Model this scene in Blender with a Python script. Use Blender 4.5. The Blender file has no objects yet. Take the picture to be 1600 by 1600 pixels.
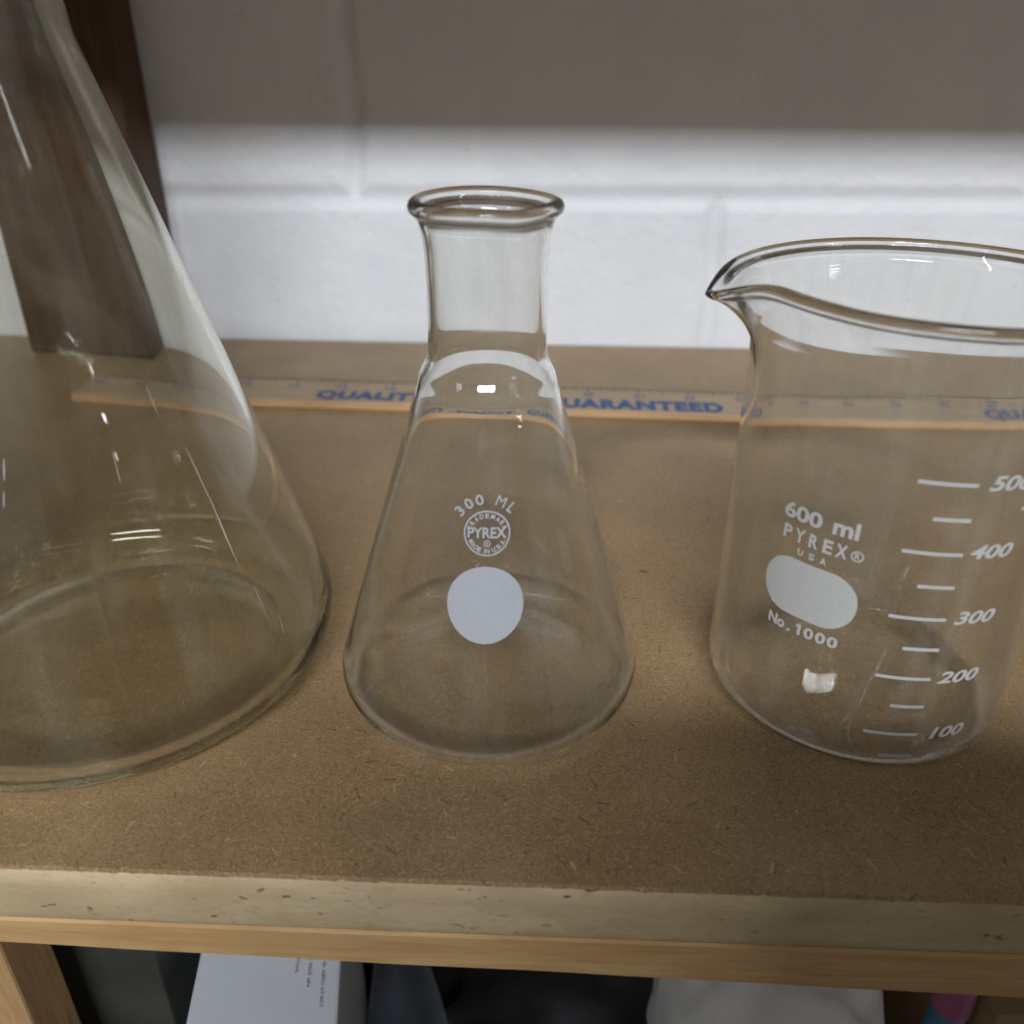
import bpy, bmesh, math, random
from mathutils import Vector, Matrix, noise

S = bpy.context.scene
COL = S.collection
R = math.radians
PI = math.pi

# ------------------------------------------------------------------ camera
cd = bpy.data.cameras.new('camera')
cam = bpy.data.objects.new('camera', cd)
COL.objects.link(cam)
CR = Vector((0.99932175, 0.03608313, 0.00735113))
CU = Vector((-0.02367564, 0.47666816, 0.87876443))
CF = Vector((-0.02820452, 0.87834246, -0.47719916))
CO = Vector((0.01352342, -0.21210256, 0.17220516))
cam.matrix_world = Matrix(((CR.x, CU.x, -CF.x, CO.x), (CR.y, CU.y, -CF.y, CO.y),
                           (CR.z, CU.z, -CF.z, CO.z), (0, 0, 0, 1)))
cd.sensor_width = 36
cd.lens = 1353.34 / 1600 * 36
cd.clip_start = 0.01
cd.clip_end = 50
cd.dof.use_dof = True
cd.dof.focus_distance = 0.250
cd.dof.aperture_fstop = 11.5
S.camera = cam

# ------------------------------------------------------------------ world and lamps
w = bpy.data.worlds.new('World')
S.world = w
w.use_nodes = True
bg = w.node_tree.nodes['Background']
bg.inputs['Color'].default_value = (1.0, 0.94, 0.84, 1)
bg.inputs['Strength'].default_value = 0.15

def ceiling_tube(x, y, z, power, length=1.15, width=0.045, target=(0, 0.1, 0.05), colour=(0.87, 0.925, 1.0)):
    l = bpy.data.lights.new('ceiling_tube', 'AREA')
    l.shape = 'RECTANGLE'
    l.size = length
    l.size_y = width
    l.energy = power
    l.color = colour
    o = bpy.data.objects.new('ceiling_tube', l)
    COL.objects.link(o)
    o.location = (x, y, z)
    d = Vector((x, y, z)) - (Vector((x, target[1], target[2])) if length > width else Vector((x * 0.6, y, 0)))
    o.rotation_euler = d.to_track_quat('Z', 'Y').to_euler()
    return o

LAMP_POWER = 19.5
for lx in (-0.26, 0.36):
    for ly, lz in ((-2.10, 1.76), (-2.20, 1.76)):
        ceiling_tube(lx, ly, lz, LAMP_POWER, 0.56, 0.06)
# the rows that run the other way along the aisle
for lx, pw in ((-1.55, 6.0), (1.75, 2.5)):
    ceiling_tube(lx, -1.55, 1.80, pw, 0.05, 1.5)
# further rows down the room to the right
for dist in (6.5, 8.5, 11.0):
    ceiling_tube(dist * 0.80, -dist * 0.60, 1.85, 11.0, 1.5, 0.05)

S.view_settings.view_transform = 'Standard'
S.view_settings.look = 'None'
S.view_settings.exposure = 0.0
S.view_settings.gamma = 1.0
S.view_settings.use_curve_mapping = False

S.render.engine = 'CYCLES'
cy = S.cycles
cy.max_bounces = 18
cy.diffuse_bounces = 4
cy.glossy_bounces = 10
cy.transmission_bounces = 16
cy.transparent_max_bounces = 16
cy.caustics_reflective = True
cy.caustics_refractive = True
cy.blur_glossy = 0.0
cy.sample_clamp_direct = 0
cy.sample_clamp_indirect = 60
cy.use_adaptive_sampling = False
cy.use_guiding = True
cy.use_surface_guiding = True
cy.use_volume_guiding = False
cy.guiding_training_samples = 64
cy.use_denoising = True
try:
    cy.denoiser = 'OPENIMAGEDENOISE'
    cy.denoising_input_passes = 'RGB_ALBEDO_NORMAL'
    cy.denoising_prefilter = 'ACCURATE'
except Exception:
    pass

# ------------------------------------------------------------------ node helpers
def material(name):
    m = bpy.data.materials.new(name)
    m.use_nodes = True
    nt = m.node_tree
    b = nt.nodes['Principled BSDF']
    return m, nt, b

def node(nt, kind, **kw):
    n = nt.nodes.new(kind)
    for k, v in kw.items():
        if k.startswith('i_'):
            key = k[2:]
            key = int(key) if key.isdigit() else key.replace('_', ' ')
            n.inputs[key].default_value = v
        else:
            setattr(n, k, v)
    return n

def link(nt, a, b):
    nt.links.new(a, b)

def mth(nt, op, a, b=None, c=None, clamp=False):
    n = nt.nodes.new('ShaderNodeMath')
    n.operation = op
    n.use_clamp = clamp
    for i, v in enumerate((a, b, c)):
        if v is None:
            continue
        if isinstance(v, (int, float)):
            n.inputs[i].default_value = v
        else:
            nt.links.new(v, n.inputs[i])
    return n.outputs[0]

def mix(nt, fac, a, b, blend='MIX'):
    n = nt.nodes.new('ShaderNodeMix')
    n.data_type = 'RGBA'
    n.blend_type = blend
    for sock, v in ((n.inputs[0], fac), (n.inputs[6], a), (n.inputs[7], b)):
        if isinstance(v, (int, float)):
            sock.default_value = v
        elif isinstance(v, tuple):
            sock.default_value = v if len(v) == 4 else v + (1,)
        else:
            nt.links.new(v, sock)
    return n.outputs[2]

def ramp(nt, src, lo, hi, smooth=True):
    n = nt.nodes.new('ShaderNodeMapRange')
    n.interpolation_type = 'SMOOTHSTEP' if smooth else 'LINEAR'
    nt.links.new(src, n.inputs[0])
    n.inputs[1].default_value = lo
    n.inputs[2].default_value = hi
    return n.outputs[0]

def coords(nt, scale=(1, 1, 1), rot=(0, 0, 0), loc=(0, 0, 0)):
    t = nt.nodes.new('ShaderNodeTexCoord')
    mp = nt.nodes.new('ShaderNodeMapping')
    mp.inputs['Scale'].default_value = scale
    mp.inputs['Rotation'].default_value = rot
    mp.inputs['Location'].default_value = loc
    nt.links.new(t.outputs['Object'], mp.inputs['Vector'])
    return mp.outputs[0]

def tex(nt, vec, scale, detail=3.0, rough=0.55, dist=0.0):
    n = nt.nodes.new('ShaderNodeTexNoise')
    nt.links.new(vec, n.inputs['Vector'])
    n.inputs['Scale'].default_value = scale
    n.inputs['Detail'].default_value = detail
    n.inputs['Roughness'].default_value = rough
    n.inputs['Distortion'].default_value = dist
    return n.outputs[0]

def bump(nt, b, h, strength, dist):
    n = nt.nodes.new('ShaderNodeBump')
    n.inputs['Strength'].default_value = strength
    n.inputs['Distance'].default_value = dist
    nt.links.new(h, n.inputs['Height'])
    nt.links.new(n.outputs[0], b.inputs['Normal'])

def strands(nt, vec, scale, half_len, half_wid, present, seed):
    """One short fibre per Voronoi cell, each turned its own way."""
    off = nt.nodes.new('ShaderNodeVectorMath'); off.operation = 'ADD'
    nt.links.new(vec, off.inputs[0]); off.inputs[1].default_value = (seed * 3.17, seed * 1.31, 0)
    v = nt.nodes.new('ShaderNodeTexVoronoi')
    v.voronoi_dimensions = '2D'
    v.feature = 'F1'
    v.inputs['Scale'].default_value = scale
    v.inputs['Randomness'].default_value = 1.0
    nt.links.new(off.outputs[0], v.inputs['Vector'])
    d = nt.nodes.new('ShaderNodeVectorMath'); d.operation = 'SUBTRACT'
    nt.links.new(off.outputs[0], d.inputs[0]); nt.links.new(v.outputs['Position'], d.inputs[1])
    sp = nt.nodes.new('ShaderNodeSeparateColor')
    nt.links.new(v.outputs['Color'], sp.inputs[0])
    rot = nt.nodes.new('ShaderNodeVectorRotate'); rot.rotation_type = 'Z_AXIS'
    nt.links.new(d.outputs[0], rot.inputs['Vector'])
    nt.links.new(mth(nt, 'MULTIPLY', sp.outputs[0], 6.283), rot.inputs['Angle'])
    xyz = nt.nodes.new('ShaderNodeSeparateXYZ'); nt.links.new(rot.outputs[0], xyz.inputs[0])
    bend = mth(nt, 'MULTIPLY', mth(nt, 'MULTIPLY', xyz.outputs[0], xyz.outputs[0]), 45.0)
    ax = mth(nt, 'ABSOLUTE', xyz.outputs[0])
    ay = mth(nt, 'ABSOLUTE', mth(nt, 'SUBTRACT', xyz.outputs[1], bend))
    wid = mth(nt, 'MULTIPLY', mth(nt, 'ADD', sp.outputs[2], 0.35), half_wid)
    a = mth(nt, 'LESS_THAN', ax, mth(nt, 'MULTIPLY', mth(nt, 'ADD', sp.outputs[1], 0.3), half_len))
    b_ = mth(nt, 'SUBTRACT', 1.0, mth(nt, 'DIVIDE', ay, wid), clamp=True)
    keep = mth(nt, 'GREATER_THAN', mth(nt, 'FRACT', mth(nt, 'MULTIPLY', sp.outputs[2], 7.31)), 1 - present)
    return mth(nt, 'MULTIPLY', mth(nt, 'MULTIPLY', a, b_), keep), sp.outputs[1]

# ------------------------------------------------------------------ materials
KNOT = (0.0536, 0.0611)

def mat_board():
    m, nt, b = material('particle_board')
    P = coords(nt)
    base = mix(nt, ramp(nt, tex(nt, P, 26, 4, 0.6), 0.3, 0.7), (0.268, 0.174, 0.079), (0.335, 0.222, 0.106))
    base = mix(nt, mth(nt, 'MULTIPLY', ramp(nt, tex(nt, P, 520, 3, 0.6), 0.4, 0.75), 0.5), base, (0.37, 0.245, 0.128))
    sp = tex(nt, coords(nt, (1, 1.6, 1)), 1250, 2, 0.6)
    base = mix(nt, mth(nt, 'MULTIPLY', ramp(nt, sp, 0.50, 0.70), 0.65), base, (0.14, 0.080, 0.040))
    hts = []
    for sc, hl, hw, pr, seed, colr, amt in (
            (520, 0.00085, 0.00019, 0.70, 1, (0.53, 0.385, 0.215), 0.68),
            (400, 0.00095, 0.00020, 0.60, 2, (0.10, 0.052, 0.024), 0.70),
            (700, 0.00070, 0.00017, 0.75, 3, (0.46, 0.325, 0.180), 0.60),
            (760, 0.00065, 0.00017, 0.70, 4, (0.14, 0.078, 0.038), 0.65),
            (170, 0.0016, 0.00032, 0.30, 5, (0.085, 0.042, 0.02), 0.75),
            (140, 0.0016, 0.00032, 0.16, 6, (0.60, 0.445, 0.26), 0.80)):
        s, r_ = strands(nt, P, sc, hl, hw, pr, seed)
        base = mix(nt, mth(nt, 'MULTIPLY', s, amt), base, colr)
        hts.append(s)
    # a few dark chips
    chips = ramp(nt, tex(nt, coords(nt, (1, 1.8, 1), loc=(0.4, 0.2, 0)), 170, 2, 0.5, 0.4), 0.755, 0.80)
    base = mix(nt, mth(nt, 'MULTIPLY', chips, 0.75), base, (0.07, 0.036, 0.02))
    # one dark knot between the flask and the beaker
    kd = node(nt, 'ShaderNodeVectorMath', operation='DISTANCE')
    link(nt, coords(nt, (1, 1.7, 1)), kd.inputs[0])
    kd.inputs[1].default_value = (KNOT[0], KNOT[1] * 1.7, 0)
    wob = mth(nt, 'ADD', kd.outputs['Value'], mth(nt, 'MULTIPLY', tex(nt, P, 500, 2, 0.5), 0.0016))
    base = mix(nt, mth(nt, 'MULTIPLY', ramp(nt, wob, 0.0030, 0.0019), 0.75), base, (0.05, 0.025, 0.014))
    # handling stains
    st = ramp(nt, tex(nt, coords(nt, (1, 1, 1), loc=(3.1, 1.7, 0)), 11, 5, 0.65, 0.6), 0.5, 0.75)
    base = mix(nt, mth(nt, 'MULTIPLY', st, 0.28), base, (0.17, 0.105, 0.058))
    link(nt, base, b.inputs['Base Color'])
    b.inputs['Roughness'].default_value = 0.42
    b.inputs['Specular IOR Level'].default_value = 0.45
    h = mth(nt, 'ADD', mth(nt, 'MULTIPLY', tex(nt, P, 900, 3, 0.6), 0.7), mth(nt, 'MULTIPLY', hts[0], 0.4))
    bump(nt, b, h, 0.35, 0.0004)
    return m

def mat_edge():
    m, nt, b = material('pale_board_edge')
    P = coords(nt)
    base = mix(nt, ramp(nt, tex(nt, coords(nt, (1, 1, 2.5)), 34, 5, 0.65), 0.3, 0.72), (0.46, 0.340, 0.190), (0.57, 0.445, 0.265))
    base = mix(nt, mth(nt, 'MULTIPLY', ramp(nt, tex(nt, coords(nt, (1, 1, 2.0)), 380, 3, 0.6), 0.5, 0.75), 0.5), base, (0.38, 0.29, 0.19))
    pits = ramp(nt, tex(nt, coords(nt, (1, 1, 1.8), loc=(1.3, 0, 0.7)), 230, 2, 0.5), 0.655, 0.71)
    patch = ramp(nt, tex(nt, coords(nt, (1, 1, 1.5), loc=(7.3, 0, 0.7)), 26, 2, 0.5), 0.43, 0.60)
    base = mix(nt, mth(nt, 'MULTIPLY', mth(nt, 'MULTIPLY', pits, patch), 0.85), base, (0.10, 0.062, 0.036))
    cr = ramp(nt, mth(nt, 'ABSOLUTE', mth(nt, 'SUBTRACT', tex(nt, coords(nt, (1, 1, 4.0)), 28, 3, 0.6, 0.8), 0.5)), 0.006, 0.0)
    base = mix(nt, mth(nt, 'MULTIPLY', mth(nt, 'MULTIPLY', cr, patch), 0.35), base, (0.25, 0.18, 0.11))
    grub = ramp(nt, tex(nt, coords(nt, (1, 1, 3.0), loc=(2, 0, 5)), 16, 4, 0.6), 0.5, 0.75)
    base = mix(nt, mth(nt, 'MULTIPLY', grub, 0.35), base, (0.33, 0.26, 0.17))
    # a blue ink fleck
    b.inputs['Roughness'].default_value = 0.7
    b.inputs['Specular IOR Level'].default_value = 0.3
    link(nt, base, b.inputs['Base Color'])
    bump(nt, b, mth(nt, 'SUBTRACT', tex(nt, P, 300, 4, 0.6), mth(nt, 'MULTIPLY', pits, 0.8)), 0.45, 0.0005)
    return m

def mat_wood(name, light, dark, axis='X', scale=1.0, rough=0.6):
    m, nt, b = material(name)
    lo = 0.07
    sc = {'X': (lo, 1, 1), 'Y': (1, lo, 1), 'Z': (1, 1, lo)}[axis]
    P = coords(nt, sc)
    warp = tex(nt, P, 22 * scale, 3, 0.5)
    rings = mth(nt, 'FRACT', mth(nt, 'MULTIPLY', warp, 9.0))
    rings = ramp(nt, mth(nt, 'ABSOLUTE', mth(nt, 'SUBTRACT', rings, 0.5)), 0.05, 0.5)
    base = mix(nt, rings, light, tuple(0.55 * a + 0.45 * c for a, c in zip(light, dark)))
    fine = tex(nt, P, 620 * scale, 3, 0.65)
    base = mix(nt, mth(nt, 'MULTIPLY', ramp(nt, fine, 0.42, 0.70), 0.7), base, dark)
    blot = tex(nt, coords(nt, (1, 1, 1), loc=(4, 2, 1)), 30, 4, 0.6)
    base = mix(nt, mth(nt, 'MULTIPLY', ramp(nt, blot, 0.5, 0.75), 0.4), base, dark)
    link(nt, base, b.inputs['Base Color'])
    b.inputs['Roughness'].default_value = rough
    b.inputs['Specular IOR Level'].default_value = 0.3
    bump(nt, b, fine, 0.3, 0.0004)
    return m

def mat_wall():
    m, nt, b = material('painted_block')
    P = coords(nt)
    base = mix(nt, ramp(nt, tex(nt, P, 14, 4, 0.6), 0.3, 0.7), (0.76, 0.77, 0.79), (0.82, 0.825, 0.835))
    scuff = ramp(nt, tex(nt, coords(nt, (1, 1, 1.6), loc=(2.2, 0, 9)), 55, 4, 0.6), 0.68, 0.76)
    base = mix(nt, mth(nt, 'MULTIPLY', scuff, 0.22), base, (0.42, 0.41, 0.40))
    v = node(nt, 'ShaderNodeTexVoronoi', i_Scale=26.0)
    link(nt, P, v.inputs['Vector'])
    sp = node(nt, 'ShaderNodeSeparateColor'); link(nt, v.outputs['Color'], sp.inputs[0])
    pit = mth(nt, 'MULTIPLY', mth(nt, 'LESS_THAN', v.outputs['Distance'], mth(nt, 'MULTIPLY', sp.outputs[0], 0.10)),
              mth(nt, 'GREATER_THAN', sp.outputs[1], 0.80))
    base = mix(nt, mth(nt, 'MULTIPLY', pit, 0.55), base, (0.30, 0.29, 0.28))
    link(nt, base, b.inputs['Base Color'])
    b.inputs['Roughness'].default_value = 0.55
    b.inputs['Specular IOR Level'].default_value = 0.3
    h = mth(nt, 'ADD', tex(nt, P, 160, 4, 0.6), mth(nt, 'MULTIPLY', tex(nt, P, 60, 3, 0.5), 1.2))
    h = mth(nt, 'SUBTRACT', h, mth(nt, 'MULTIPLY', pit, 1.5))
    bump(nt, b, h, 0.55, 0.0014)
    return m

def mat_glass(name, colour, dust_glare, dust_glare_colour=(0.85, 0.86, 0.85), glare_streak=(85, 85, 4)):
    m, nt, b = material(name)
    nt.nodes.remove(b)
    out = nt.nodes['Material Output']
    g = node(nt, 'ShaderNodeBsdfGlass', i_IOR=1.474, i_Roughness=0.0)
    g.inputs['Color'].default_value = colour + (1,)
    va = node(nt, 'ShaderNodeVolumeAbsorption', i_Density=9.0)
    va.inputs['Color'].default_value = (0.78, 0.86, 0.66, 1)
    link(nt, va.outputs[0], out.inputs['Volume'])
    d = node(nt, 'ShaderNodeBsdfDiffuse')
    d.inputs['Color'].default_value = dust_glare_colour + (1,)
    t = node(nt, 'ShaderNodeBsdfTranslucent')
    t.inputs['Color'].default_value = dust_glare_colour + (1,)
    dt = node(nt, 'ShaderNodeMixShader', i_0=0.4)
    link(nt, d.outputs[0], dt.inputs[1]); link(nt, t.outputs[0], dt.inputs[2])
    a = ramp(nt, tex(nt, coords(nt, glare_streak), 1.0, 4, 0.6), 0.47, 0.68)  # upright bands: soft reflections painted into the dusty film
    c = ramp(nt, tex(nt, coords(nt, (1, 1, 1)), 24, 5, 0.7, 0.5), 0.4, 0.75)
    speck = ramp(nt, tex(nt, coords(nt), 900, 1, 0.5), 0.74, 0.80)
    f = mth(nt, 'MULTIPLY', mth(nt, 'ADD', mth(nt, 'MULTIPLY', a, 1.5), mth(nt, 'MULTIPLY', c, 0.30)), dust_glare)
    f = mth(nt, 'ADD', f, mth(nt, 'MULTIPLY', speck, dust_glare * 3), clamp=True)
    f = mth(nt, 'ADD', f, dust_glare * 0.12, clamp=True)
    ms = node(nt, 'ShaderNodeMixShader')
    link(nt, f, ms.inputs[0]); link(nt, g.outputs[0], ms.inputs[1]); link(nt, dt.outputs[0], ms.inputs[2])
    link(nt, ms.outputs[0], out.inputs['Surface'])
    return m

def mat_plain(name, colour, rough=0.6, var=0.25, scale=60, spec=0.4, other=None):
    m, nt, b = material(name)
    P = coords(nt)
    o = other or tuple(c * (1 - var) for c in colour)
    base = mix(nt, ramp(nt, tex(nt, P, scale, 4, 0.6), 0.35, 0.7), colour, o)
    link(nt, base, b.inputs['Base Color'])
    b.inputs['Roughness'].default_value = rough
    b.inputs['Specular IOR Level'].default_value = spec
    bump(nt, b, tex(nt, P, scale * 6, 3, 0.6), 0.15, 0.0004)
    return m

def mat_film(name, colour, opacity):
    m, nt, b = material(name)
    P = coords(nt)
    base = mix(nt, ramp(nt, tex(nt, P, 40, 3, 0.6), 0.3, 0.7), colour, tuple(c * 0.75 for c in colour))
    link(nt, base, b.inputs['Base Color'])
    b.inputs['Roughness'].default_value = 0.25
    b.inputs['Alpha'].default_value = opacity
    return m

M_BOARD = mat_board()
M_EDGE = mat_edge()
M_RAIL = mat_wood('rail_pine', (0.56, 0.36, 0.165), (0.40, 0.225, 0.085), 'X')
M_LEG = mat_wood('leg_pine', (0.50, 0.31, 0.14), (0.32, 0.18, 0.075), 'Z')
M_POST = mat_wood('dark_post', (0.100, 0.051, 0.023), (0.045, 0.022, 0.011), 'Z')
M_WALL = mat_wall()
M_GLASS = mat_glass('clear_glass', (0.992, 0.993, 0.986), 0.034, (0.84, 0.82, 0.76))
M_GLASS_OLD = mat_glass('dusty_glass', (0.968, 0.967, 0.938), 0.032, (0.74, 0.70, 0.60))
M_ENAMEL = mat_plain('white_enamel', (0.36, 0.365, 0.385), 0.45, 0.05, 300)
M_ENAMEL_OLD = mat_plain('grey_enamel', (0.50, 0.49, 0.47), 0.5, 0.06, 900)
M_PALE_STREAK = mat_film('pale_streak_film', (0.95, 0.95, 0.95), 0.55)
M_RULER = mat_wood('ruler_wood', (0.44, 0.325, 0.215), (0.35, 0.25, 0.155), 'X')
M_RULER_SIDE = mat_wood('ruler_side', (0.52, 0.315, 0.155), (0.40, 0.235, 0.11), 'X')
M_INK = mat_plain('blue_ink', (0.045, 0.11, 0.27), 0.6, 0.35, 300)
M_INK_GREY = mat_plain('grey_ink', (0.06, 0.05, 0.05), 0.6, 0.3, 500)
M_INK_DIM = mat_plain('pale_blue_ink', (0.13, 0.18, 0.30), 0.6, 0.35, 500)
M_CARTON = mat_plain('white_card', (0.56, 0.575, 0.61), 0.6, 0.06, 40)
M_PRINT = mat_plain('grey_print', (0.26, 0.27, 0.30), 0.7, 0.2, 400)
M_BLACK = mat_plain('black_plastic', (0.012, 0.012, 0.013), 0.6, 0.3, 60, 0.25)
M_BLOCKER = mat_plain('grey_blocker', (0.20, 0.19, 0.18), 0.6, 0.15, 20)
M_PANEL = mat_plain('dark_green_panel', (0.050, 0.053, 0.042), 0.5, 0.3, 30)
M_FILM = mat_film('clear_film', (0.34, 0.38, 0.45), 0.055)
M_CLOTH = mat_plain('grey_cloth', (0.78, 0.77, 0.75), 0.9, 0.12, 50, 0.2)
M_PINK = mat_plain('pink_plastic', (0.36, 0.10, 0.22), 0.4, 0.15, 60)
M_BLUE = mat_plain('blue_plastic', (0.05, 0.20, 0.32), 0.4, 0.15, 60)
M_TAN = mat_plain('tan_card', (0.36, 0.25, 0.13), 0.7, 0.2, 60)
M_LID = mat_plain('pale_plastic', (0.50, 0.53, 0.50), 0.4, 0.1, 60)

# ------------------------------------------------------------------ object helpers
def thing(name, label, cat, loc=(0, 0, 0), group=None):
    o = bpy.data.objects.new(name, None)
    COL.objects.link(o)
    o.location = loc
    o.empty_display_size = 0.02
    o['label'] = label
    o['category'] = cat
    if group:
        o['group'] = group
    return o

def tag(o, label, cat):
    o['label'] = label
    o['category'] = cat
    return o

def from_data(name, verts, faces, mat, parent=None, smooth=False, loc=None, label=None):
    me = bpy.data.meshes.new(name)
    me.from_pydata([tuple(v) for v in verts], [], faces)
    me.validate()
    me.update()
    me.materials.append(mat)
    if smooth:
        me.polygons.foreach_set('use_smooth', [True] * len(me.polygons))
    o = bpy.data.objects.new(name, me)
    COL.objects.link(o)
    if parent:
        o.parent = parent
    if loc:
        o.location = loc
    if label:
        o['label'] = label
    return o

def box_obj(name, lo, hi, mat, parent=None, bevel=0.001, rotz=0.0, seg=2, roty=0.0):
    bm = bmesh.new()
    c = [(a + b) / 2 for a, b in zip(lo, hi)]
    s = [b - a for a, b in zip(lo, hi)]
    bmesh.ops.create_cube(bm, size=1)
    for v in bm.verts:
        v.co = Vector((v.co.x * s[0], v.co.y * s[1], v.co.z * s[2]))
    if bevel:
        bmesh.ops.bevel(bm, geom=bm.edges[:], offset=bevel, segments=seg, affect='EDGES', profile=0.5)
    if rotz or roty:
        bmesh.ops.transform(bm, matrix=Matrix.Rotation(rotz, 4, 'Z') @ Matrix.Rotation(roty, 4, 'Y'), verts=bm.verts)
    for v in bm.verts:
        v.co += Vector(c)
    me = bpy.data.meshes.new(name)
    bm.to_mesh(me)
    bm.free()
    me.materials.append(mat)
    o = bpy.data.objects.new(name, me)
    COL.objects.link(o)
    if parent:
        o.parent = parent
    return o

def catmull(pts, n=6):
    out = []
    P = [pts[0]] + list(pts) + [pts[-1]]
    for i in range(1, len(P) - 2):
        p0, p1, p2, p3 = P[i - 1], P[i], P[i + 1], P[i + 2]
        for k in range(n):
            t = k / n
            out.append(tuple(0.5 * (2 * b + (c - a) * t + (2 * a - 5 * b + 4 * c - d) * t * t + (3 * b - a - 3 * c + d) * t ** 3)
                             for a, b, c, d in zip(p0, p1, p2, p3)))
    out.append(tuple(pts[-1]))
    return out

def arc(cr, cz, rad, a0, a1, n):
    return [(cr + rad * math.cos(R(a0 + (a1 - a0) * i / n)), cz + rad * math.sin(R(a0 + (a1 - a0) * i / n))) for i in range(n + 1)]

def lathe(name, prof, mat, parent, seg=256, warp=None):
    """prof: closed (r, z) outline from the axis underside round to the axis inside."""
    verts, faces = [], []
    rows = []
    for r, z in prof:
        if r < 1e-6:
            rows.append([len(verts)])
            verts.append(Vector((0, 0, z)))
        else:
            row = []
            for k in range(seg):
                a = 2 * PI * k / seg
                p = Vector((r * math.sin(a), -r * math.cos(a), z))
                if warp:
                    p = warp(p, a)
                row.append(len(verts))
                verts.append(p)
            rows.append(row)
    for i in range(len(rows) - 1):
        A, B = rows[i], rows[i + 1]
        for k in range(seg):
            k2 = (k + 1) % seg
            if len(A) == 1:
                faces.append((A[0], B[k2], B[k]))
            elif len(B) == 1:
                faces.append((A[k], A[k2], B[0]))
            else:
                faces.append((A[k], A[k2], B[k2], B[k]))
    o = from_data(name, verts, faces, mat, parent, smooth=True)
    bm = bmesh.new()
    bm.from_mesh(o.data)
    bmesh.ops.recalc_face_normals(bm, faces=bm.faces)
    bm.to_mesh(o.data)
    bm.free()
    return o

# ------------------------------------------------------------------ lettering
def text2d(s, bold=0.0, shear=0.0, spacing=1.0):
    """Outline lettering as (verts, faces) in the plane, cap height 1."""
    cu = bpy.data.curves.new('lettering', 'FONT')
    cu.body = s
    cu.size = 1.0
    cu.offset = bold
    cu.shear = shear
    cu.space_character = spacing
    cu.resolution_u = 4
    cu.fill_mode = 'FRONT'
    o = bpy.data.objects.new('lettering', cu)
    COL.objects.link(o)
    bpy.context.view_layer.update()
    dg = bpy.context.evaluated_depsgraph_get()
    me = bpy.data.meshes.new_from_object(o.evaluated_get(dg))
    bm = bmesh.new()
    bm.from_mesh(me)
    bmesh.ops.triangulate(bm, faces=bm.faces[:])
    for _ in range(2):
        es = [e for e in bm.edges if e.calc_length() > 0.35]
        if es:
            bmesh.ops.subdivide_edges(bm, edges=es, cuts=1)
            bmesh.ops.triangulate(bm, faces=bm.faces[:])
    bm.verts.index_update()
    V = [(v.co.x, v.co.y) for v in bm.verts]
    F = [tuple(v.index for v in f.verts) for f in bm.faces]
    bm.free()
    bpy.data.objects.remove(o)
    bpy.data.curves.remove(cu)
    bpy.data.meshes.remove(me)
    return V, F

class Print:
    """Collects flat artwork in (u, v) and lays it on a surface."""
    def __init__(self):
        self.v, self.f = [], []
    def add(self, V, F):
        n = len(self.v)
        self.v += V
        self.f += [tuple(i + n for i in f) for f in F]
    def text(self, s, u0, u1, base, cap, bold=0.0, shear=0.0, spacing=1.0, slope=0.0, fit=None):
        V, F = text2d(s, bold, shear, spacing)
        xs = [p[0] for p in V]
        ys = [p[1] for p in V]
        x0, x1, y0, y1 = min(xs), max(xs), min(ys), max(ys)
        if fit:                      # lettering with full stops and the like: cap height from a plain capital
            y0, y1 = 0.0, max(ys)
        self.add([(u0 + (x - x0) / (x1 - x0) * (u1 - u0), base + (y - y0) / (y1 - y0) * cap + slope * ((x - x0) / (x1 - x0)))
                  for x, y in V], F)
    def glyph(self, ch, cu, cv, ang, wid, cap, bold=0.0):
        """One letter centred at (cu, cv), turned by ang."""
        V, F = text2d(ch, bold)
        xs = [p[0] for p in V]
        ys = [p[1] for p in V]
        x0, x1, y0, y1 = min(xs), max(xs), min(ys), max(ys)
        c, s = math.cos(ang), math.sin(ang)
        k = cap / (y1 - y0)
        kx = k if wid is None else wid / max(1e-6, x1 - x0)
        out = []
        for x, y in V:
            a, b = (x - (x0 + x1) / 2) * kx, (y - (y0 + y1) / 2) * k
            out.append((cu + a * c - b * s, cv + a * s + b * c))
        self.add(out, F)
    def strip(self, pts, wid, n=1):
        V, F = [], []
        for i, (u, v) in enumerate(pts):
            a = pts[max(0, i - 1)]
            b = pts[min(len(pts) - 1, i + 1)]
            d = math.hypot(b[0] - a[0], b[1] - a[1]) or 1
            nx, ny = -(b[1] - a[1]) / d * wid / 2, (b[0] - a[0]) / d * wid / 2
            V += [(u + nx, v + ny), (u - nx, v - ny)]
            if i:
                k = 2 * i
                F.append((k - 2, k - 1, k + 1, k))
        self.add(V, F)
    def line(self, u0, v0, u1, v1, wid, n=14):
        self.strip([(u0 + (u1 - u0) * i / n, v0 + (v1 - v0) * i / n) for i in range(n + 1)], wid)
    def ring(self, cu, cv, rad, wid, n=64):
        self.strip([(cu + rad * math.cos(2 * PI * i / n), cv + rad * math.sin(2 * PI * i / n)) for i in range(n + 1)], wid)
    def blob(self, cu, cv, shape, rings=10, n=72):
        """Filled outline; shape(angle) gives the outline point about the centre."""
        V, F = [(cu, cv)], []
        for j in range(1, rings + 1):
            for i in range(n):
                x, y = shape(2 * PI * i / n)
                V.append((cu + x * j / rings, cv + y * j / rings))
        for i in range(n):
            F.append((0, 1 + i, 1 + (i + 1) % n))
        for j in range(1, rings):
            a, b = 1 + (j - 1) * n, 1 + j * n
            for i in range(n):
                i2 = (i + 1) % n
                F.append((a + i, b + i, b + i2, a + i2))
        self.add(V, F)
    def lay(self, name, place, mat, parent, label=None):
        return from_data(name, [place(u, v) for u, v in self.v], self.f, mat, parent, smooth=False, label=label)

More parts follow.
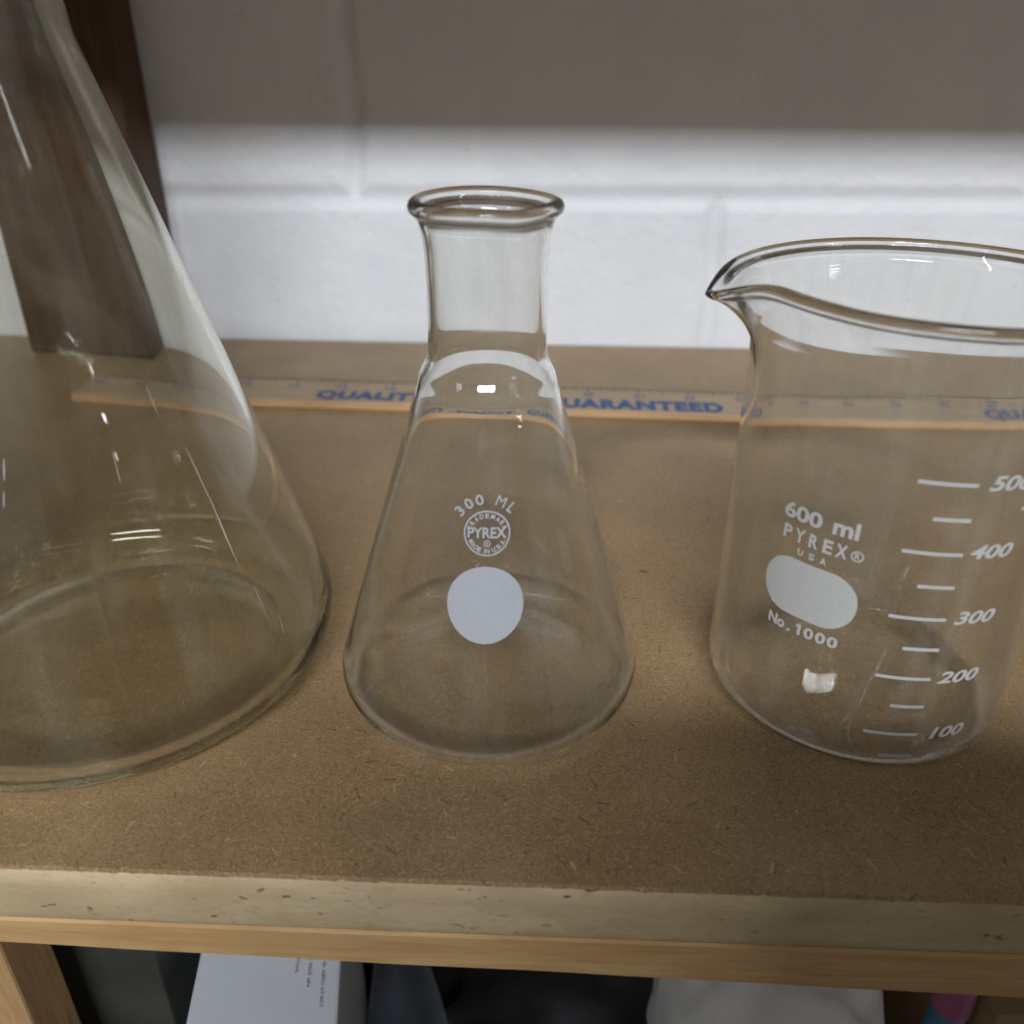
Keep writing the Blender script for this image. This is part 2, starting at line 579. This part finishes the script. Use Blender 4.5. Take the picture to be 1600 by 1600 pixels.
def on_round(radius_at, lift=0.00012):
    """(u mm round the front, v mm up) -> a point on a surface of revolution."""
    def place(u, v):
        z = v * 0.001
        r = radius_at(z) + lift
        a = u * 0.001 / radius_at(z)
        return Vector((r * math.sin(a), -r * math.cos(a), z))
    return place

# ------------------------------------------------------------------ the wall
def build_wall():
    zj = lambda x: 0.0895 + 0.010 * x
    joints_up = (-0.499, -0.099, 0.301, 0.701)
    joints_dn = (-0.683, -0.283, 0.119, 0.519)
    def lines(lo, hi, step, marks):
        s = set()
        n = int((hi - lo) / step)
        for i in range(n + 1):
            s.add(round(lo + (hi - lo) * i / n, 5))
        for m_ in marks:
            for k in range(-13, 14):
                s.add(round(m_ + k * 0.0011, 5))
        s = sorted(s)
        out = [s[0]]
        for a in s[1:]:
            if a - out[-1] > 0.0004:
                out.append(a)
        return out
    X = lines(-0.72, 0.78, 0.02, joints_up + joints_dn)
    Z = lines(-0.40, 0.62, 0.012, (0.0895, 0.0895 + 0.2, 0.0895 - 0.2, 0.0895 + 0.4, 0.085, 0.0945))
    def groove(d):
        t = abs(d) / 0.0068
        return 0.0 if t > 1.35 else (0.5 + 0.5 * math.cos(PI * min(1, t / 1.35))) * 0.0028
    V, F = [], []
    for z in Z:
        for x in X:
            g = 0.0
            for k in (-2, -1, 0, 1, 2):
                g = max(g, groove((z - zj(x) - 0.2 * k)) * 0.70)
            course = math.floor((z - zj(x)) / 0.2)
            for j in (joints_up if course % 2 == 0 else joints_dn):
                g = max(g, groove(x - j - 0.0015 * math.sin(z * 60)))
            lump = noise.noise(Vector((x * 9, z * 9, 2.0))) * 0.0009 + noise.noise(Vector((x * 38, z * 38, 5.0))) * 0.0004
            V.append((x, 0.3345 + g + lump, z))
    nx = len(X)
    for j in range(len(Z) - 1):
        for i in range(nx - 1):
            a = j * nx + i
            F.append((a, a + 1, a + nx + 1, a + nx))
    # give the wall its thickness
    n0 = len(V)
    V += [(X[0], 0.42, Z[0]), (X[-1], 0.42, Z[0]), (X[-1], 0.42, Z[-1]), (X[0], 0.42, Z[-1])]
    F.append((n0 + 3, n0 + 2, n0 + 1, n0))
    o = from_data('block_wall', V, F, M_WALL, smooth=True)
    tag(o, 'white painted concrete block wall with mortar joints behind the wooden shelf', 'wall')
build_wall()

# ------------------------------------------------------------------ the shelving
YF = -0.0773
YB = 0.3325
shelf = thing('wooden_shelving', 'wooden shelving with brown particle board top, pale front edge and pine rail', 'shelving', (0, 0.12, -0.0185))
def under(o, root=shelf):
    o.parent = root
    o.matrix_parent_inverse = Matrix.Translation(-root.location)
    return o

def build_board():
    random.seed(4)
    X = [-0.62 + i * 0.0008 for i in range(int(1.24 / 0.0008) + 1)]
    V, F = [], []
    for x in X:
        f = noise.noise(Vector((x * 700, 1.0, 0))) * 0.00035 + noise.noise(Vector((x * 230, 4.0, 0))) * 0.00035
        chip = max(0, noise.noise(Vector((x * 300, 9.0, 0))) - 0.35) * 0.002
        V += [(x, YB, -0.0185), (x, YB, 0), (x, YF + 0.0014 + chip, 0), (x, YF + 0.0005 + f * 0.5 + chip, -0.0004), (x, YF + 0.0009, -0.002), (x, YF + 0.0009, -0.0185)]
    for i in range(len(X) - 1):
        a, b = i * 6, i * 6 + 6
        for k in range(6):
            k2 = (k + 1) % 6
            F.append((a + k, a + k2, b + k2, b + k))
    board = under(from_data('shelf_board', V, F, M_BOARD))
    # pale edge face with a ragged upper lip and a rounded lower lip
    V, F = [], []
    for x in X:
        n1 = noise.noise(Vector((x * 420, 2.0, 3.0))) * 0.00045 + noise.noise(Vector((x * 1100, 2.0, 7.0))) * 0.0003
        chip = max(0, noise.noise(Vector((x * 160, 5.0, 1.0))) - 0.42) * 0.004
        top = -0.0005 + n1 - chip
        wob = noise.noise(Vector((x * 60, 0, 0))) * 0.0002
        V += [(x, YF + 0.0007, top), (x, YF + wob, top - 0.0006), (x, YF + wob, -0.006), (x, YF + wob * 0.5, -0.0115),
              (x, YF + 0.0002, -0.0150), (x, YF + 0.0005, -0.0172), (x, YF + 0.0010, -0.01848)]
    for i in range(len(X) - 1):
        a, b = i * 7, i * 7 + 7
        for k in range(6):
            F.append((a + k, a + k + 1, b + k + 1, b + k))
    e = from_data('front_edge', V, F, M_EDGE, board, smooth=True, label='pale scuffed front edge of the brown board')
    # ink flecks on the edge face
    random.seed(8)
    for cx, cz, sz in ((0.0228, -0.0020, 0.7), (-0.0085, -0.0062, 0.3)):
        pr = Print()
        ph = random.random() * 6
        pr.blob(cx * 1000, cz * 1000, lambda t: (sz * (1 + 0.35 * math.sin(2 * t + ph)) * math.cos(t), sz * 0.55 * (1 + 0.4 * math.sin(3 * t + ph)) * math.sin(t)), 2, 14)
        pr.lay('ink_fleck', lambda u, v: Vector((u * 0.001, YF - 0.0004, v * 0.001)), M_INK, board)
    return board
build_board()

def build_rail():
    n = 160
    V, F = [], []
    for i in range(n + 1):
        x = -0.62 + 1.24 * i / n
        bot = -0.0318 - 0.0245 * x + noise.noise(Vector((x * 30, 0, 0))) * 0.0003
        y = YF + 0.0004 + noise.noise(Vector((x * 14, 3, 0))) * 0.0003
        V += [(x, y + 0.0008, -0.0187), (x, y, -0.0195), (x, y, bot + 0.001), (x, y + 0.001, bot), (x, y + 0.042, bot), (x, y + 0.042, -0.0187)]
    for i in range(n):
        a, b = i * 6, i * 6 + 6
        for k in range(6):
            k2 = (k + 1) % 6
            F.append((a + k, a + k2, b + k2, b + k))
    F += [tuple(range(6)), tuple(range(n * 6 + 5, n * 6 - 1, -1))]
    under(from_data('front_rail', V, F, M_RAIL))
build_rail()

under(box_obj('rear_post', (-0.304, 0.2972, 0.0003), (-0.2155, 0.3318, 0.3885), M_POST, bevel=0.0025))
under(box_obj('front_leg', (-0.225, -0.0598, -0.52), (-0.1365, -0.0415, -0.0335), M_LEG, bevel=0.001))
under(box_obj('front_upright', (-0.240, -0.0640, 0.0003), (-0.1730, -0.0455, 0.3885), M_LEG, bevel=0.001))
under(box_obj('lower_board', (-0.62, YF, -0.54), (0.62, YB, -0.5203), M_BOARD, bevel=0.001))
under(box_obj('upper_board', (-0.62, YF, 0.389), (0.62, YB, 0.4075), M_BOARD, bevel=0.001))

# ------------------------------------------------------------------ yardstick
def build_ruler():
    L0, L1, W, T = -0.238, 0.36, 0.0330, 0.0038
    ang = -0.034
    rul = thing('wooden_yardstick', 'wooden yardstick with blue lettering lying on the shelf near the wall', 'ruler', (0, 0.2293, 0.0002))
    rul.rotation_euler = (0, 0, ang)
    n = 60
    V, F = [], []
    for i in range(n + 1):
        x = L0 + (L1 - L0) * i / n
        V += [(x, -W / 2 - 0.001, 0), (x, -W / 2 - 0.0002, T - 0.0007), (x, -W / 2 + 0.0008, T), (x, W / 2 - 0.0005, T), (x, W / 2, T - 0.0005), (x, W / 2, 0)]
    for i in range(n):
        a, b = i * 6, i * 6 + 6
        for k in range(6):
            k2 = (k + 1) % 6
            F.append((a + k, a + k2, b + k2, b + k))
    F += [tuple(range(6)), tuple(range(n * 6 + 5, n * 6 - 1, -1))]
    st = from_data('stick', V, F, M_RULER, rul)
    st.data.materials.append(M_RULER_SIDE)
    for p in st.data.polygons:
        if p.center.y < -W / 2 and abs(p.normal.y) > 0.5:
            p.material_index = 1
    top = lambda u, v: Vector((u * 0.001, v * 0.001, T + 0.00012))
    pr = Print()
    for word, a, b in (('QUALITY', -106.5, -45.0), ('PAINT', -35.0, 6.0), ('GUARANTEED', 15.0, 110.5)):
        pr.text(word, a, b, -15.4, 14.2, bold=0.058, spacing=1.12)
    pr.lay('lettering', top, M_INK, rul)
    pr = Print()
    pr.text('QUALITY', 248, 309, -15.4, 14.2, bold=0.058, spacing=1.12)
    pr.lay('lettering', top, M_INK, rul)
    inch, x20 = 27.1, 40.2
    tk = Print()
    for k in range(10, 32):
        u = x20 + (k - 20) * inch
        if u - 4 > L0 * 1000 and u + 4 < L1 * 1000:
            nm = Print()
            nm.text(str(k), u - 3.0, u + 3.0, 2.4, 5.4, bold=0.04)
            nm.lay('numeral', top, M_INK_DIM, rul)
            for q in range(16):
                h = 6.2 if q == 0 else 5.2 if q == 8 else 4.4 if q % 4 == 0 else 3.6 if q % 2 == 0 else 2.6
                uu = u + q * inch / 16
                if uu < L1 * 1000 - 1:
                    tk.line(uu, 16.2, uu, 16.2 - h, 0.85, 1)
    tk.lay('tick_marks', top, M_INK_GREY, rul)
build_ruler()

# ------------------------------------------------------------------ glassware
SL = 0.307
def build_mid_flask():
    root = thing('conical_flask', 'clear narrow-necked 300 ML conical flask with a white round spot', 'flask', (0.0002, -0.0012, 0.00015))
    Rb, t = 0.04395, 0.0095
    a17 = math.degrees(math.atan(SL))
    outer = [(0, 0.0016), (0.012, 0.0015), (0.022, 0.0012), (0.0285, 0.0006), (0.0318, 0.0002)] + arc(Rb - t, t, t, -88, a17, 22)
    r1, z1 = outer[-1]
    cone_r = lambda z: r1 - SL * (z - z1)
    outer += [(cone_r(z1 + (0.0905 - z1) * i / 16), z1 + (0.0905 - z1) * i / 16) for i in range(1, 17)]
    neck = catmull([(cone_r(0.0905), 0.0905), (cone_r(0.0945), 0.0945), (0.01735, 0.0980), (0.01575, 0.1012), (0.01500, 0.1045), (0.01475, 0.109),
                    (0.01475, 0.116), (0.01485, 0.124), (0.01510, 0.1292), (0.01570, 0.1338), (0.01640, 0.1361)], 6)
    outer += neck[1:]
    bead = arc(0.01650, 0.13860, 0.00185, -72, 172, 22)
    outer += bead[1:]
    ti = 0.0016
    inner = catmull([(0.01435, 0.1375), (0.01385, 0.1345), (0.01325, 0.1295), (0.01300, 0.124), (0.01290, 0.116), (0.01290, 0.109), (0.01310, 0.1040),
                     (0.01390, 0.1005), (0.01560, 0.0972), (cone_r(0.0935) - ti, 0.0935)], 6)
    zt = 0.0135
    inner += [(cone_r(0.0935 + (zt - 0.0935) * i / 16) - ti, 0.0935 + (zt - 0.0935) * i / 16) for i in range(1, 17)]
    ri = cone_r(zt) - ti
    inner += catmull([(ri, zt), (ri + 0.0009, 0.0108), (ri + 0.0007, 0.0078), (ri - 0.0009, 0.0046), (ri - 0.0038, 0.0025), (ri - 0.0090, 0.0018), (0.018, 0.0023), (0.0, 0.0028)], 6)[1:]
    def warp(p, a):
        # the fire-polished lip is a little uneven
        k = max(0, min(1, (p.z - 0.128) / 0.008))
        q = math.exp(-((math.atan2(math.sin(a - 0.45), math.cos(a - 0.45))) / 0.35) ** 2)
        p.z += k * (0.00025 * math.sin(2 * a + 0.6) - 0.00055 * q)
        s = 1 + k * (0.006 * math.sin(3 * a) + 0.02 * q)
        return Vector((p.x * s, p.y * s, p.z))
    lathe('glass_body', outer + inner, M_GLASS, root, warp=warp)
    place = on_round(cone_r)
    pr = Print()
    cu, cv = 1.35, 66.0
    kz = 1 / math.sqrt(1 + SL * SL)          # artwork is flat on the slant
    def slant(u, v):
        return place(u, cv + (v - cv) * kz)
    for ch, dg, wd in (('3', 142, 1.75), ('0', 122, 1.95), ('0', 103, 1.95), ('M', 67, 2.3), ('L', 46, 1.4)):
        pr.glyph(ch, cu + 8.6 * math.cos(R(dg)), cv + 8.6 * math.sin(R(dg)), R(dg - 90), wd, 2.6, 0.0 if ch == 'M' else 0.018)
    pr.ring(cu, cv, 5.55, 0.36)
    word = 'TRADEMARK'
    for i, ch in enumerate(word):
        dg = 163 - i * (146 / (len(word) - 1))
        pr.glyph(ch, cu + 4.45 * math.cos(R(dg)), cv + 4.45 * math.sin(R(dg)), R(dg - 90), 0.95, 1.25, 0.03)
    pr.text('PYREX', cu - 4.75, cu + 4.75, cv - 1.2, 2.75, bold=0.02)
    word = 'MADE IN U.S.A.'
    pos = {'.': 0.45, ' ': 0.6, 'I': 0.55}
    tot = sum(pos.get(c, 1.0) for c in word)
    acc = 0.0
    for ch in word:
        wd = pos.get(ch, 1.0)
        dg = 202 + (acc + wd / 2) / tot * 138
        acc += wd
        if ch == ' ':
            continue
        if ch == '.':
            pr.glyph('.', cu + 5.0 * math.cos(R(dg)), cv + 5.0 * math.sin(R(dg)), R(dg + 90), 0.28, 0.28)
        else:
            pr.glyph(ch, cu + 4.45 * math.cos(R(dg)), cv + 4.45 * math.sin(R(dg)), R(dg + 90), 0.25 if ch == 'I' else 0.92, 1.25, 0.03)
    pr.ring(cu, cv - 2.55, 0.78, 0.2, 32)
    pr.text('R', cu - 0.32, cu + 0.36, cv - 3.0, 0.9, bold=0.03)
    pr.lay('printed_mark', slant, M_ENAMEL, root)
    sp = Print()
    def slant2(u, v):
        return place(u, 48.35 + (v - 48.35) * kz)
    sp.blob(1.07, 48.35, lambda a_: (9.68 * math.cos(a_), 10.05 * math.sin(a_)), 12, 96)
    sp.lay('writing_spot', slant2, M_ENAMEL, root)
    return root
build_mid_flask()

BX, BY = 0.1090, 0.0012
def build_beaker():
    root = thing('glass_beaker', 'clear 600 ml beaker with pouring spout and white printed scale', 'beaker', (BX, BY, 0.00015))
    Rb, t = 0.0415, 0.0098
    outer = [(0, 0.0010), (0.014, 0.0009), (0.024, 0.0005), (Rb - t - 0.001, 0.0001)] + arc(Rb - t, t, t, -88, 0, 20)
    outer += [(Rb, t + (0.106 - t) * i / 24) for i in range(1, 25)]
    outer += catmull([(Rb, 0.106), (0.04160, 0.1100), (0.04205, 0.1140), (0.04320, 0.1180), (0.04460, 0.1204)], 6)[1:]
    outer += arc(0.04475, 0.12225, 0.00155, -62, 174, 20)[1:]
    inner = catmull([(0.04300, 0.1214), (0.04190, 0.1186), (0.04075, 0.1150), (0.04010, 0.1110), (0.03990, 0.106)], 6)
    zt = 0.0125
    inner += [(0.0399, 0.106 + (zt - 0.106) * i / 24) for i in range(1, 25)]
    inner += catmull([(0.0399, zt), (0.0399, 0.0090), (0.0393, 0.0060), (0.0378, 0.0037), (0.0350, 0.0024), (0.030, 0.0020), (0.015, 0.0023), (0, 0.0025)], 6)[1:]
    a_sp = R(-86)
    def warp(p, a):
        k = max(0.0, min(1.0, (p.z - 0.096) / 0.0275))
        if k <= 0:
            return p
        d = math.degrees(math.atan2(math.sin(a - a_sp), math.cos(a - a_sp)))
        kk = k ** 2.1
        if d < 0:
            out = 0.0075 * math.exp(-(abs(d) / 13.0) ** 1.15) + 0.0032 * math.exp(-(d / 40.0) ** 2)
            pinch, lift = 0.0, 0.0
        else:
            out = 0.0107 * math.exp(-(abs(d) / 14.0) ** 1.4)
            pinch = -0.0013 * math.exp(-((abs(d) - 32) / 12) ** 2)
            lift = 0.0013 * math.exp(-((abs(d) - 17) / 9) ** 2)
        r = math.hypot(p.x, p.y)
        s = (r + (out + pinch) * kk) / r
        dz = (-0.0040 * math.exp(-(abs(d) / 9.0) ** 1.4) + lift) * kk
        # the spout is pressed into a narrow channel
        side = Vector((math.cos(a_sp), math.sin(a_sp), 0))
        q = Vector((p.x * s, p.y * s, p.z + dz))
        return q
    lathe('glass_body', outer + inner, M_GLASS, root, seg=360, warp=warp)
    place = on_round(lambda z: Rb if z >= t else Rb - t + math.sqrt(t * t - (t - z) ** 2))
    pr = Print()
    pr.text('600', -40.3, -30.0, 70.2, 4.2, bold=0.03)
    pr.text('ml', -27.3, -21.2, 70.3, 4.4, bold=0.03)
    for ch, u in (('P', -38.4), ('Y', -34.9), ('R', -31.2), ('E', -27.6), ('X', -24.3)):
        pr.glyph(ch, u, 66.45, 0, 2.3 if ch in 'PRE' else 2.7, 3.7, 0.025)
    pr.ring(-20.6, 66.2, 1.28, 0.36, 40)
    pr.text('R', -21.2, -19.95, 65.4, 1.6, bold=0.03)
    for ch, u in (('U', -34.0), ('S', -31.0), ('A', -28.0)):
        pr.glyph(ch, u, 62.2, 0, 1.5, 1.8, 0.03)
    pr.text('No', -39.5, -34.6, 39.0, 3.3, bold=0.035)
    pr.glyph('.', -33.3, 39.35, 0, 0.8, 0.8)
    for ch, u, wd in (('1', -30.6, 1.4), ('0', -27.9, 2.55), ('0', -24.9, 2.55), ('0', -21.9, 2.55)):
        if ch == '1':
            pr.line(u + 0.1, 39.1, u + 0.1, 42.4, 0.85, 4)
            pr.line(u + 0.1, 42.05, u - 0.75, 41.6, 0.6, 2)
        else:
            pr.glyph(ch, u, 40.75, 0, wd, 3.3, 0.035)
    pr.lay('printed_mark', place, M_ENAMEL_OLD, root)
    sp = Print()
    hx, hy, rc = 12.3, 7.95, 7.6
    def stad(t_):
        # rounded rectangle by ray casting about its centre
        c, s = math.cos(t_), math.sin(t_)
        lo, hi = 0.0, 30.0
        for _ in range(40):
            m_ = (lo + hi) / 2
            x, y = abs(m_ * c), abs(m_ * s)
            dx, dy = max(0, x - (hx - rc)), max(0, y - (hy - rc))
            inside = x <= hx and y <= hy and (dx * dx + dy * dy <= rc * rc)
            if inside:
                lo = m_
            else:
                hi = m_
        return lo * c, lo * s
    sp.blob(-30.4, 52.0, stad, 14, 120)
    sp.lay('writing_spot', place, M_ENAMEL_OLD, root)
    sc = Print()
    for u0, u1, v in ((-12.05, 0.55, 87.95), (-7.1, 1.05, 79.2), (-11.7, 1.5, 70.3), (-6.5, 1.85, 61.4), (-11.0, 2.15, 52.35), (-6.0, 2.65, 43.5),
                      (-10.5, 2.75, 34.5), (-5.25, 3.1, 25.65), (-9.97, 3.5, 16.5), (-4.76, 3.7, 9.0)):
        sc.line(u0, v, u1, v, 1.15 if v < 10 else 0.92)
    for s, u0, u1, v in (('500', 3.0, 13.2, 86.6), ('400', 3.1, 13.6, 69.2), ('300', 4.2, 14.7, 50.9), ('200', 4.45, 15.7, 33.0), ('100', 6.9, 16.9, 14.7)):
        sc.text(s, u0, u1, v, 3.75, bold=0.028, shear=0.22)
    sc.line(12.4, 81.7, 15.2, 81.5, 0.8)
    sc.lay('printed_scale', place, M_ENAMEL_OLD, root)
    return root
build_beaker()

FX, FY = -0.11705, 0.0037
def build_big_flask():
    root = thing('conical_flask', 'largest conical flask, old dusty unmarked glass with scratches, left of the 300 ML one', 'flask', (FX, FY, 0.00015))
    Rb, t, b = 0.06724, 0.0165, 0.2880
    ang = math.degrees(math.atan(b))
    outer = [(0, 0.0026), (0.02, 0.0024), (0.034, 0.0016), (0.043, 0.0007), (Rb - t - 0.001, 0.0001)] + arc(Rb - t, t, t, -87, ang, 24)
    r1, z1 = outer[-1]
    cone_r = lambda z: r1 - b * (z - z1)
    top = 0.168
    outer += [(cone_r(z1 + (top - z1) * i / 20), z1 + (top - z1) * i / 20) for i in range(1, 21)]
    outer += catmull([(cone_r(top), top), (cone_r(0.173), 0.173), (0.0222, 0.179), (0.0206, 0.185), (0.0202, 0.193), (0.0202, 0.205), (0.0206, 0.213), (0.0218, 0.2165)], 6)[1:]
    outer += arc(0.0219, 0.2192, 0.0027, -72, 175, 18)[1:]
    ti = 0.0025
    inner = catmull([(0.0191, 0.2175), (0.0186, 0.213), (0.0182, 0.205), (0.0181, 0.193), (0.0184, 0.186), (0.0197, 0.179), (cone_r(0.172) - ti, 0.172)], 6)
    zt = 0.0225
    inner += [(cone_r(0.172 + (zt - 0.172) * i / 20) - ti, 0.172 + (zt - 0.172) * i / 20) for i in range(1, 21)]
    ri = cone_r(zt) - ti
    inner += catmull([(ri, zt), (ri + 0.0008, 0.0170), (ri - 0.0008, 0.0112), (ri - 0.0052, 0.0066), (ri - 0.0120, 0.0044), (ri - 0.020, 0.0038), (0.025, 0.0046), (0, 0.0050)], 6)[1:]
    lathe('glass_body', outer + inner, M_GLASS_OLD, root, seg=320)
    return root, cone_r
big, big_r = build_big_flask()
def streaks():  # thin pale lines laid over the big flask
    place = on_round(big_r, 0.00008)
    for pts, wid in (([(53.0, 83.4), (55.6, 77.0), (58.6, 69.5)], 0.26), ([(57.6, 72.5), (61.9, 60.5), (66.1, 48.8)], 0.34), ([(69.8, 43.9), (72.0, 38.0), (74.2, 32.0)], 0.16),
                     ([(78.4, 32.4), (79.3, 26.5)], 0.24), ([(44.0, 100.0), (46.5, 92.0)], 0.16), ([(34.6, 88.0), (35.8, 80.0)], 0.14), ([(12.2, 90.0), (11.8, 85.0)], 0.30), ([(11.5, 83.0), (11.1, 79.0)], 0.24)):
        pr = Print()
        fine = []
        for (u0, v0), (u1, v1) in zip(pts, pts[1:]):
            fine += [(u0 + (u1 - u0) * k / 8 + random.uniform(-0.06, 0.06), v0 + (v1 - v0) * k / 8) for k in range(8)]
        fine.append(pts[-1])
        n = len(fine)
        V, F = [], []
        for i, (u, v) in enumerate(fine):
            h = wid * 0.38 * math.sin(PI * (i + 0.15) / (n - 0.7)) ** 0.6
            V += [(u - h, v), (u + h, v)]
            if i:
                F.append((2 * i - 2, 2 * i - 1, 2 * i + 1, 2 * i))
        pr.add(V, F)
        pr.lay('pale_streak', place, M_PALE_STREAK, big)
random.seed(5)
streaks()

# ------------------------------------------------------------------ a bin out of view, added to shade the right shelf front
def build_blocker():
    st = thing('shade_blocker', 'unseen grey bin standing in the aisle before the right half of the shelf', 'bin', (0.18, -0.43, -0.9))
    under(box_obj('blocker_body', (-0.003, -0.54, -0.9), (0.363, -0.327, 0.226), M_BLOCKER, None, bevel=0.012, rotz=R(-4)), st)
    under(box_obj('blocker_top', (-0.010, -0.55, 0.2265), (0.370, -0.317, 0.250), M_BLOCKER, None, bevel=0.006, rotz=R(-4)), st)
build_blocker()

# ------------------------------------------------------------------ the shelf below
def sheet(name, fn, nu, nv, mat, parent=None, thick=0.0006):
    V = [fn(i / nu, j / nv) for j in range(nv + 1) for i in range(nu + 1)]
    F = [(j * (nu + 1) + i, j * (nu + 1) + i + 1, (j + 1) * (nu + 1) + i + 1, (j + 1) * (nu + 1) + i) for j in range(nv) for i in range(nu)]
    o = from_data(name, V, F, mat, parent, smooth=True)
    if thick:
        md = o.modifiers.new('thickness', 'SOLIDIFY')
        md.thickness = thick
    return o

def mound(name, c, half, h, mat, seed, rough=0.35, freq=9, n=56):
    """A slumped soft bag or cloth: closed lumpy shape with folds."""
    bm = bmesh.new()
    bmesh.ops.create_icosphere(bm, subdivisions=5, radius=1)
    for v in bm.verts:
        p = v.co.copy()
        k = noise.fractal(Vector((p.x * 1.6 + seed, p.y * 1.6, p.z * 1.6)), 0.7, 2.1, 5)
        f = noise.ridged_multi_fractal(Vector((p.x * 1.1 + seed, p.y * 1.1 + 3, p.z * 0.7)), 0.9, 2.0, 4, 1.0, 2.0)
        s = 1 + rough * 0.5 * k + rough * 0.14 * (f - 1)
        q = Vector((math.copysign(abs(p.x) ** 0.72, p.x) * half[0], math.copysign(abs(p.y) ** 0.72, p.y) * half[1],
                    math.copysign(abs(p.z) ** 0.72, p.z) * h / 2)) * s
        v.co = Vector((c[0] + q.x, c[1] + q.y, max(c[2], c[2] + h / 2 + q.z)))
    me = bpy.data.meshes.new(name)
    bm.to_mesh(me)
    bm.free()
    me.materials.append(mat)
    me.polygons.foreach_set('use_smooth', [True] * len(me.polygons))
    o = bpy.data.objects.new(name, me)
    COL.objects.link(o)
    return o

LZ = -0.5200
def build_below():
    ct = thing('white_carton', 'white carton with small grey print standing below the shelf beside the wooden leg', 'carton', (-0.0795, -0.02, LZ))
    body = box_obj('carton_body', (-0.0245, -0.105, 0.0002), (0.0265, 0.055, 0.400), M_CARTON, ct, bevel=0.0012)
    ct.rotation_euler = (0, 0, R(9))
    pr = Print()
    random.seed(21)
    for u, end in ((10.5, -3.5), (15.0, -9.0), (20.0, -16.5)):
        v = 9.0
        while v > end:
            for _ in range(random.randint(3, 7)):
                hgt = random.choice((1.1, 1.1, 1.6))
                pr.line(u, v, u + hgt, v, 0.38, 1)
                if random.random() < 0.6:
                    pr.line(u + random.choice((0.1, 0.45, 0.8)), v, u + random.choice((0.1, 0.45, 0.8)), v - 0.65, 0.3, 1)
                v -= 0.86
            v -= 0.6
    pr.lay('faded_print', lambda u, v: Vector((u * 0.001, v * 0.001, 0.40015)), M_PRINT, ct)
    tag(mound('black_bag', (0.035, 0.06, LZ), (0.105, 0.10), 0.33, M_BLACK, 3.0), 'black plastic bag slumped below the shelf right of the white carton', 'bag')
    tag(mound('black_bag', (-0.135, 0.09, LZ), (0.060, 0.09), 0.33, M_BLACK, 11.0), 'black plastic bag below the shelf between the wooden leg and white carton', 'bag')
    p = box_obj('dark_panel', (-0.1650, -0.030, LZ + 0.0002), (-0.1125, 0.045, LZ + 0.450), M_PANEL, None, bevel=0.001)
    tag(p, 'dark green panel standing on edge below the shelf next to the wooden leg', 'panel')
    def film(u, v):
        x = -0.045 + (0.022 + 0.020 * v) * u + 0.004 * v + 0.0015 * math.sin(v * 9 + u * 5)
        y = -0.004 - 0.045 * v + 0.009 * math.sin(u * 4.1 + v)
        z = -0.112 - 0.075 * v + 0.003 * math.sin(u * 9 + v * 4)
        return (x, y, z)
    tag(sheet('plastic_film', film, 24, 30, M_FILM), 'crumpled clear plastic film hanging beside the white carton', 'plastic film')
    tag(mound('cloth_bundle', (0.112, 0.004, LZ), (0.050, 0.055), 0.41, M_CLOTH, 6.0, rough=0.12), 'pale grey cloth bundle below the right half of the shelf', 'cloth')
    tb = thing('marker_tube', 'pink and blue plastic tube standing below the right end of the shelf', 'tube', (0.1660, -0.018, LZ))
    def cyl(name, r0, r1, z0, z1, mat):
        V, F = [], []
        n = 40
        for r, z in ((r0 * 0.9, z0), (r0, z0 + 0.001), (r1, z1 - 0.001), (r1 * 0.9, z1)):
            V += [(r * math.cos(2 * PI * k / n), r * math.sin(2 * PI * k / n), z) for k in range(n)]
        for j in range(3):
            F += [(j * n + k, j * n + (k + 1) % n, (j + 1) * n + (k + 1) % n, (j + 1) * n + k) for k in range(n)]
        F += [tuple(range(n - 1, -1, -1)), tuple(range(3 * n, 4 * n))]
        return from_data(name, V, F, mat, tb, smooth=False)
    cyl('barrel', 0.0062, 0.0062, 0.0002, 0.389, M_BLUE)
    cyl('cap', 0.0068, 0.0064, 0.3892, 0.405, M_PINK)
    tag(box_obj('tan_box', (0.1755, -0.028, LZ + 0.0002), (0.1935, 0.050, LZ + 0.400), M_TAN, None, bevel=0.001), 'tan cardboard box below the shelf right of the pink tube', 'box')
    tb = thing('plastic_tub', 'pale plastic tub below the right end of the shelf beside the tan box', 'tub', (0.2160, -0.010, LZ))
    cyl('tub_body', 0.0190, 0.0205, 0.0002, 0.385, M_LID)
    cyl('tub_lid', 0.0214, 0.0210, 0.3853, 0.402, M_LID)
build_below()
